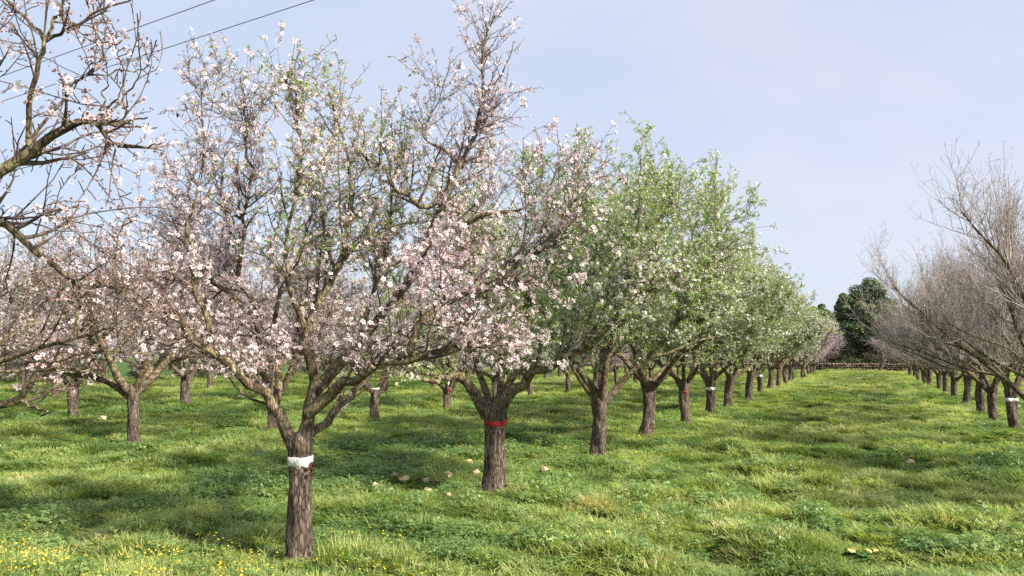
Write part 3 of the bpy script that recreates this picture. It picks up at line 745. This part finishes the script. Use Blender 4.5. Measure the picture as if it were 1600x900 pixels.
def bush(x, y, sc, k, label, group):
    f, s = BM[k % 3]; r = empty('brush', (x, y, GZ(x, y) - .05), k * 1.3); r.scale = (sc, sc, sc)
    link(bpy.data.objects.new('foliage', f), r); link(bpy.data.objects.new('stem', s), r)
    tag(r, label, 'bush', group)
for k in range(13):
    bush(-39.5 + .6 * math.sin(k * 2.1), 22 + 3.6 * k, .95 + .3 * math.sin(k * 1.7), k, 'low brown green brushwood along the left edge of the orchard', 'brushwood along the left field edge')
for k in range(14):
    if -3 < -36 + 3.3 * k < 3.5: continue
    bush(-36 + 3.3 * k, 84.5 + .5 * math.sin(k * 3), .9 + .25 * math.sin(k * 2.3), k + 1, 'low brown green brushwood along the far end of the orchard', 'brushwood along the far field edge')

# dry stone wall at the end of the aisle
rng = np.random.default_rng(12); S = Soup()
def stone_verts(rng, sx, sy, sz, jag=.09):
    u = np.linspace(0, 2 * PI, 9)[:-1]; ph = np.array([-1.2, -.55, .1, .7, 1.25])
    V = np.array([[(np.sign(math.cos(x)) * abs(math.cos(x)) ** .7 * math.cos(p), np.sign(math.sin(x)) * abs(math.sin(x)) ** .7 * math.cos(p), math.sin(p)) for x in u] for p in ph])
    V = V * (1 + rng.normal(0, jag, V.shape)) * np.array([sx, sy, sz])
    i = np.arange(40).reshape(5, 8); j = np.roll(i, -1, 1)
    Qs = np.concatenate([np.stack([i[:-1], j[:-1], j[1:], i[1:]], -1).reshape(-1, 4), [[32, 33, 34, 35], [32, 35, 36, 39], [36, 37, 38, 39], [3, 2, 1, 0], [7, 4, 3, 0], [7, 6, 5, 4]]])
    return V.reshape(-1, 3), Qs
for course in range(4):
    x = -12.0
    while x < 16:
        w_ = rng.uniform(.18, .42); V, Qs = stone_verts(rng, w_ / 2 * 1.05, .22, .12)
        S.add(V + np.array([x + w_ / 2, 82.6 + rng.normal(0, .03), .1 + course * .2 + rng.normal(0, .02)]), Qs); x += w_
wl = obj('dry_stone_wall', S.mesh('dry_stone_wall', False), [M_WALL]); wl.location = (0, 0, GZ(0, 82.6))
tag(wl, 'low reddish dry stone wall across the far end of the aisle', 'wall')

# leaning almond at the end of the aisle
rng = np.random.default_rng(15)
sL = trunk_shape(rng, 1.15, .17, (.45, 0), 1.2, 1.1)
lmL = [(p + np.array([.43, 0, .2]), r) for p, r in auto_limbs(rng, 1.0, 4, 1.9, .06)]
TL = build_tree('almond_tree', 67, lmL, sL, 1.15, 'blossom', .9, 1.2, 0, .1)
TL.location = (.95, 77.5, GZ(.95, 77.5))
tag(TL, 'leaning dark almond tree with white blossom alone at the end of the aisle', 'tree')

# ------------------------------------------------------------------ power lines
d = nrm(un(-1230, 556, 1.0) - np.array([0, 0, EYE])); 
for k, (px, py, name) in enumerate(((490, 0, 'lower and longer of the two thin power lines crossing the sky'), (335, 0, 'upper and shorter of the two thin power lines crossing the sky'))):
    dirv = un(px, py, 1.0) - np.array([0, 0, EYE]); p0 = np.array([0, 0, EYE]) + dirv * (8.4 / dirv[2])
    dh = np.array([d[0], d[1], 0]); dh /= np.linalg.norm(dh)
    t = np.linspace(-45, 90, 60)
    P = p0[None] + dh[None] * t[:, None]; P[:, 2] += ((t - 15) / 60) ** 2 * .35 - .02
    S = Soup(); tubes(S, P[None], np.full((1, 60), .011), 6)
    tag(obj('power_line', S.mesh('power_line'), [M_WIRE]), name, 'cable', 'power lines')

# ------------------------------------------------------------------ stones, pipe, weeds
rng = np.random.default_rng(33); STONES = []
for (px, py, wpx, lab) in (
        (586, 758, 13, 'small brown stone farthest left in the scatter of stones'), (632, 748, 16, 'pale flat stone in grass, second from the left of the scatter'),
        (617, 742, 12, 'dull brown stone just behind the second pale stone'), (666, 751, 17, 'round tan stone in grass midway between the forked trunks'),
        (700, 741, 17, 'largest rounded tan stone with a dark left face'), (744, 738, 15, 'pale yellowish stone just left of the red banded trunk'),
        (669, 767, 15, 'broken tan stone lying nearest the dark pipe'), (701, 772, 10, 'small round orange stone in front of the scatter'),
        (799, 756, 12, 'flat tan stone just right of the red banded trunk'), (850, 734, 17, 'flat pale stone right of the red banded trunk'),
        (734, 722, 13, 'half hidden brown stone behind the scatter'), (706, 797, 7, 'tiny tan pebble under the dark pipe'),
        (1258, 755, 9, 'small pinkish stone alone in the open grass aisle'), (1284, 674, 16, 'flat pale earth clod in the middle of the aisle'),
        (1423, 721, 12, 'brownish stone in the right half of the aisle'), (335, 690, 12, 'pale stone in grass behind the white banded tree'), (160, 653, 12, 'pale stone below the third row trunk')):
    p = ground_hit(px, py); zc = float(np.dot(p - [0, 0, EYE], FW)); w_ = wpx * .8 / 1200 * zc
    STONES.append((p[0], p[1], w_)); S = Soup(); V, Qs = stone_verts(rng, w_ * .6, w_ * .45, w_ * .36, .2); S.add(V, Qs)
    me = S.mesh('stone', False)
    o = obj('stone', me, [M_STONE])
    o.location = (p[0], p[1], p[2] + w_ * .0); o.rotation_euler = (rng.normal(0, .2), rng.normal(0, .2), rng.uniform(0, 6))
    tag(o, lab, 'stone', 'stones lying in the grass')
pa, pb = ground_hit(668, 793), ground_hit(742, 797)
S = Soup(); P = catmull([pa + [0, 0, -.03], pa * .6 + pb * .4 + [0, 0, .05], pa * .3 + pb * .7 + [0, 0, .055], pb + [0, 0, .01]], 20)
tubes(S, P[None], np.full((1, 20), .011), 8)
tag(obj('drip_pipe', S.mesh('drip_pipe'), [M_PIPE]), 'short length of black irrigation pipe lying in the grass', 'pipe')

# ------------------------------------------------------------------ grass, weeds and flowers
LIB = bpy.data.collections.new('meadow_kit')
def kit(name, me, mats):
    for m in mats: me.materials.append(m)
    o = bpy.data.objects.new(name, me); LIB.objects.link(o)
def blades(seed, n, rad, h0, h1, w, bend, spread=.35):
    rng = np.random.default_rng(seed); S = Soup()
    a = rng.uniform(0, 2 * PI, n); r = rad * np.sqrt(rng.uniform(0, 1, n)); st = np.stack([r * np.cos(a), r * np.sin(a), np.full(n, -.02)], -1)
    h = rng.uniform(h0, h1, n); az = a + rng.normal(0, 1.2, n)
    out = np.stack([np.cos(az), np.sin(az), 0 * az], -1); sd_ = np.stack([-np.sin(az), np.cos(az), 0 * az], -1)
    b = rng.uniform(.3, 1.0, n) * bend
    rows = []
    for t, wf in ((0, .8), (.35, 1.0), (.7, .75), (1.0, .12)):
        c = st + out * (h * (spread * t * .6 + b * t * t))[:, None] + np.array([0, 0, 1.0]) * (h * (t - .45 * b * t * t))[:, None]
        rows.append(c - sd_ * w * wf / 2); rows.append(c + sd_ * w * wf / 2)
    V = np.stack(rows, 1); base = (np.arange(n) * 8)[:, None, None]
    Qs = np.array([(0, 1, 3, 2), (2, 3, 5, 4), (4, 5, 7, 6)])
    S.add(V, (Qs[None] + base).reshape(-1, 4)); return S
def broad(seed, n, rad, h, size):
    rng = np.random.default_rng(seed); S = Soup()
    a = rng.uniform(0, 2 * PI, n); r = rad * np.sqrt(rng.uniform(0, 1, n)); z = h * rng.uniform(.3, 1, n) * (1 - .5 * (r / rad) ** 2)
    p = np.stack([r * np.cos(a), r * np.sin(a), z], -1); F = frames(rng, np.tile([[0, 0, 1.0]], (n, 1)) + p * np.array([2, 2, 0]), .35)
    V = np.array([(0, 0, 0), (.35, .4, .1), (0, 1, .05), (-.35, .4, .1)])
    for k in range(3):
        c, s = math.cos(k * 2.1), math.sin(k * 2.1); Rz = np.array([[c, -s, 0], [s, c, 0], [0, 0, 1]])
        scatter(S, V @ Rz.T, np.array([[0, 1, 2, 3]]), None, p, F, size * rng.uniform(.7, 1.3, n), 0, np.zeros(n))
    return S
def daisies(seed, n, rad, h, size):
    S = blades(seed, n * 4, rad, h * .5, h * .9, .004, .3); rng = np.random.default_rng(seed + 1)
    a = rng.uniform(0, 2 * PI, n); r = rad * np.sqrt(rng.uniform(0, 1, n))
    p = np.stack([r * np.cos(a), r * np.sin(a), h * rng.uniform(.7, 1.1, n)], -1); F = frames(rng, np.tile([[.2, -.4, 1.0]], (n, 1)), .35)
    u = np.linspace(0, 2 * PI, 9)[:-1]
    V = np.array([(math.cos(x) * (1 if k % 2 else .72), math.sin(x) * (1 if k % 2 else .72), .12) for k, x in enumerate(u)] + [(0, 0, 0)])
    T = np.array([(k, (k + 1) % 8, 8) for k in range(8)])
    scatter(S, V, None, T, p, F, size * rng.uniform(.7, 1.2, n), 1, np.zeros(n))
    return S
kit('a_short', blades(1, 75, .15, .035, .085, .008, .9, .6).mesh('a_short', False), [M_GRASS])
kit('b_short', blades(2, 65, .15, .045, .105, .009, 1.1, .6).mesh('b_short', False), [M_GRASS])
kit('c_long', blades(3, 75, .14, .06, .13, .010, 1.1, .7).mesh('c_long', False), [M_GRASS])
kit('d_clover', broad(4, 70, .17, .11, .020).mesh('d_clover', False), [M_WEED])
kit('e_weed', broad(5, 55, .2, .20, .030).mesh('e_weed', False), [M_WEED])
kit('f_daisy', daisies(6, 7, .14, .15, .009).mesh('f_daisy', False), [M_GRASS, M_YELLOW])
kit('g_oxalis', daisies(7, 6, .16, .13, .008).mesh('g_oxalis', False), [M_GRASS, M_YELLOW])
kit('h_upright', blades(8, 50, .10, .09, .17, .008, .7, .4).mesh('h_upright', False), [M_GRASS])

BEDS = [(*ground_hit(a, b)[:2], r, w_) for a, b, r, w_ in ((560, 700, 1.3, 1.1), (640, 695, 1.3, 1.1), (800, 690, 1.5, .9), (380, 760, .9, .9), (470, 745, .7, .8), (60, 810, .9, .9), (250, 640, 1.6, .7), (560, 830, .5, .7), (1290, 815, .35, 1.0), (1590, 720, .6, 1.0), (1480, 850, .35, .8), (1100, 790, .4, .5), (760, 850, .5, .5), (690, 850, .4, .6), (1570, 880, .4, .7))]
rng = np.random.default_rng(99)
PTS, KND, SCL, ROT, TNT = [], [], [], [], []
for (z0, z1, dens, sx, sz) in ((1.5, 8.5, 160, .9, 1.0), (8.5, 15, 95, 1.1, 1.0), (15, 28, 48, 1.6, 1.0), (28, 55, 17, 2.4, 1.1), (55, 90, 7, 3.6, 1.15)):
    n = int(dens * (.8 * (z1 ** 2 - z0 ** 2) + 6 * (z1 - z0)))
    zc = np.sqrt(rng.uniform(z0 ** 2, z1 ** 2, n)); u = rng.uniform(-1, 1, n) * (.8 * zc + 3)
    x = FH[0] * zc + RT[0] * u; y = FH[1] * zc + RT[1] * u
    ok = (y < 82.2) & (x > -41.5); x, y, zc, u = x[ok], y[ok], zc[ok], u[ok]; n = len(x)
    big = fbm(x * .35, y * .35, 21); mid = fbm(x * 1.1, y * 1.1, 31); fine = rng.uniform(0, 1, n); row = fbm(x * .18, y * .18, 44)
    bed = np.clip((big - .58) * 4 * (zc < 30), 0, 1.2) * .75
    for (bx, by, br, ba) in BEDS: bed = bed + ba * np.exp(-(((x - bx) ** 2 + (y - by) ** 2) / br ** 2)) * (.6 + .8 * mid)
    aisle = np.clip(1 - np.abs(x + .4) / 3.2, 0, 1) ** .5
    k = np.where(fine < .5, 0, 1)
    k = np.where((mid > .52) & (fine < .55), 2, k)                       # lush tufts
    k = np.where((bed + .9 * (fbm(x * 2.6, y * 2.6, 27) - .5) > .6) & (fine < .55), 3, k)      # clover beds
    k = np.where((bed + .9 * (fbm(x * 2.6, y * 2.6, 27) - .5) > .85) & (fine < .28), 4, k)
    k = np.where((mid > .63) & (fine > .80), 7, k)
    k = np.where(rng.uniform(0, 1, n) < .14 * (zc < 30), 3, k)
    near_left = np.clip((6.6 - zc) / 1.2, 0, 1) * np.clip((-.1 - u) / .7, 0, 1)
    k = np.where(rng.uniform(0, 1, n) < .30 * near_left, 5, k)
    k = np.where(rng.uniform(0, 1, n) < .075 * (1 - aisle) * (fbm(x * .5, y * .5, 61) > .5), 6, k)
    tint = .34 + .85 * (fbm(x * .5, y * .5, 71) - .5) + .7 * (fbm(x * 2.2, y * 2.2, 73) - .5) + .12 * aisle + rng.normal(0, .11, n)
    tint = np.where(rng.uniform(0, 1, n) < .05, tint + .4, tint)
    tint = tint + .22 * np.clip((fbm(x * .8, y * .8, 87) - .62) * 6, 0, 1)
    hs = .22 + 1.05 * np.clip(fbm(x * 1.7, y * 2.4, 15, 2) * 1.7 - .38, 0, 1.2)
    hs = np.where(y > 76.5, hs * 2.4, hs)
    s = rng.uniform(.75, 1.25, n)
    for (a_x, a_y, w_) in STONES + [(B1[0], B1[1], .2), (B2[0], B2[1], .25)] + [tuple(pa * .6 + pb * .4)[:2] + (.2,), tuple(pa * .2 + pb * .8)[:2] + (.2,)]:
        vx, vy = -a_x, -a_y; vl = math.hypot(vx, vy); vx, vy = vx / vl, vy / vl
        al = (x - a_x) * vx + (y - a_y) * vy; ac = np.abs((x - a_x) * vy - (y - a_y) * vx)
        near = (al > -.1) & (al < .75) & (ac < w_ * .6 + .1)
        hs = np.where(near, np.minimum(hs, .30), hs); k = np.where(near & (k > 1), 0, k)
    PTS.append(np.stack([x, y, ground_z(x, y) - .005], -1)); KND.append(k); TNT.append(np.clip(tint, 0, 1))
    SCL.append(np.stack([sx * s, sx * s, sz * s * hs], -1))
    ROT.append(np.stack([rng.normal(0, .14, n), rng.normal(0, .14, n), rng.uniform(0, 6.28, n)], -1))
PTS, KND, SCL, ROT, TNT = map(np.concatenate, (PTS, KND, SCL, ROT, TNT))
me = mkmesh('grass', PTS)
a_ = me.attributes.new('kind', 'INT', 'POINT'); a_.data.foreach_set('value', KND.astype(np.int32))
a_ = me.attributes.new('tint', 'FLOAT', 'POINT'); a_.data.foreach_set('value', TNT.astype(np.float32))
a_ = me.attributes.new('scl', 'FLOAT_VECTOR', 'POINT'); a_.data.foreach_set('vector', SCL.astype(np.float32).ravel())
a_ = me.attributes.new('rot', 'FLOAT_VECTOR', 'POINT'); a_.data.foreach_set('vector', ROT.astype(np.float32).ravel())
go = link(bpy.data.objects.new('grass', me)); tag(go, 'green meadow grass with clover and small yellow flowers under the trees', 'grass', kind='stuff')
g = bpy.data.node_groups.new('meadow', 'GeometryNodeTree')
g.interface.new_socket('Geometry', in_out='INPUT', socket_type='NodeSocketGeometry'); g.interface.new_socket('Geometry', in_out='OUTPUT', socket_type='NodeSocketGeometry')
gi, go_ = g.nodes.new('NodeGroupInput'), g.nodes.new('NodeGroupOutput')
ci = g.nodes.new('GeometryNodeCollectionInfo'); ci.inputs['Collection'].default_value = LIB; ci.inputs['Separate Children'].default_value = True; ci.inputs['Reset Children'].default_value = True
ip = g.nodes.new('GeometryNodeInstanceOnPoints'); ip.inputs['Pick Instance'].default_value = True
def na(nm, ty):
    q_ = g.nodes.new('GeometryNodeInputNamedAttribute'); q_.data_type = ty; q_.inputs['Name'].default_value = nm; return q_.outputs['Attribute']
gl = g.links.new
gl(gi.outputs[0], ip.inputs['Points']); gl(ci.outputs[0], ip.inputs['Instance']); gl(na('kind', 'INT'), ip.inputs['Instance Index'])
gl(na('rot', 'FLOAT_VECTOR'), ip.inputs['Rotation']); gl(na('scl', 'FLOAT_VECTOR'), ip.inputs['Scale']); gl(ip.outputs[0], go_.inputs[0])
md = go.modifiers.new('meadow', 'NODES'); md.node_group = g
print('grass tufts', len(PTS))

# ------------------------------------------------------------------ wilting broad leaved weed in the near grass
rng = np.random.default_rng(55)
M_WILT = m_noise('wilted_leaf', [(.3, (.40, .30, .08)), (.5, (.62, .47, .16)), (.7, (.70, .58, .30))], 14, .6, .3)
M_BROAD = m_noise('weed_broad_leaf', [(.3, (.03, .09, .02)), (.5, (.07, .17, .03)), (.7, (.13, .25, .05))], 14, .45, .3)
wp = ground_hit(1330, 868)
wr = empty('broad_leaved_weed', tuple(wp - [0, 0, .05]))
tag(wr, 'broad leaved weed with curled yellowing leaves in the near grass', 'plant')
for nm, cnt, m_ in (('leaf', 13, M_BROAD), ('wilted_leaf', 4, M_WILT)):
    for k in range(cnt):
        S = Soup(); ln = rng.uniform(.13, .24) if m_ is M_BROAD else rng.uniform(.08, .14); wd = ln * .28; t = np.linspace(0, 1, 9)
        prof = np.sin(PI * np.clip(t * .92 + .06, 0, 1)) ** .7
        el = rng.uniform(.5, 1.1); rows = []
        for sgn, lift in ((-1, .25), (0, 0), (1, .25)):
            r_ = ln * t; zz = r_ * math.sin(el) - (t ** 2) * ln * rng.uniform(.5, .62)
            rows.append(np.stack([r_ * math.cos(el), sgn * wd * prof + .008 * np.sin(t * 14 + k), zz + lift * wd * prof], -1))
        V = np.stack(rows, 1).reshape(-1, 3); i = np.arange(27).reshape(9, 3)
        Qs = np.stack([i[:-1, :-1], i[:-1, 1:], i[1:, 1:], i[1:, :-1]], -1).reshape(-1, 4); S.add(V, Qs)
        o = obj('leaf', S.mesh('leaf'), [m_], wr); o.rotation_euler = (0, 0, rng.uniform(0, 6.28))
        o.location = (rng.normal(0, .05), rng.normal(0, .04), .02 if m_ is M_BROAD else .09)
        if m_ is M_WILT: o['label'] = 'curled yellow leaf'; o.location.x += .12 * (k - 1)

for k in range(9):
    bush(-10 + 2.6 * k, 90.5 + .6 * math.sin(k * 2), 1.25 + .2 * math.sin(k * 1.9), k, 'dark undergrowth behind the dry stone wall', 'undergrowth behind the wall')
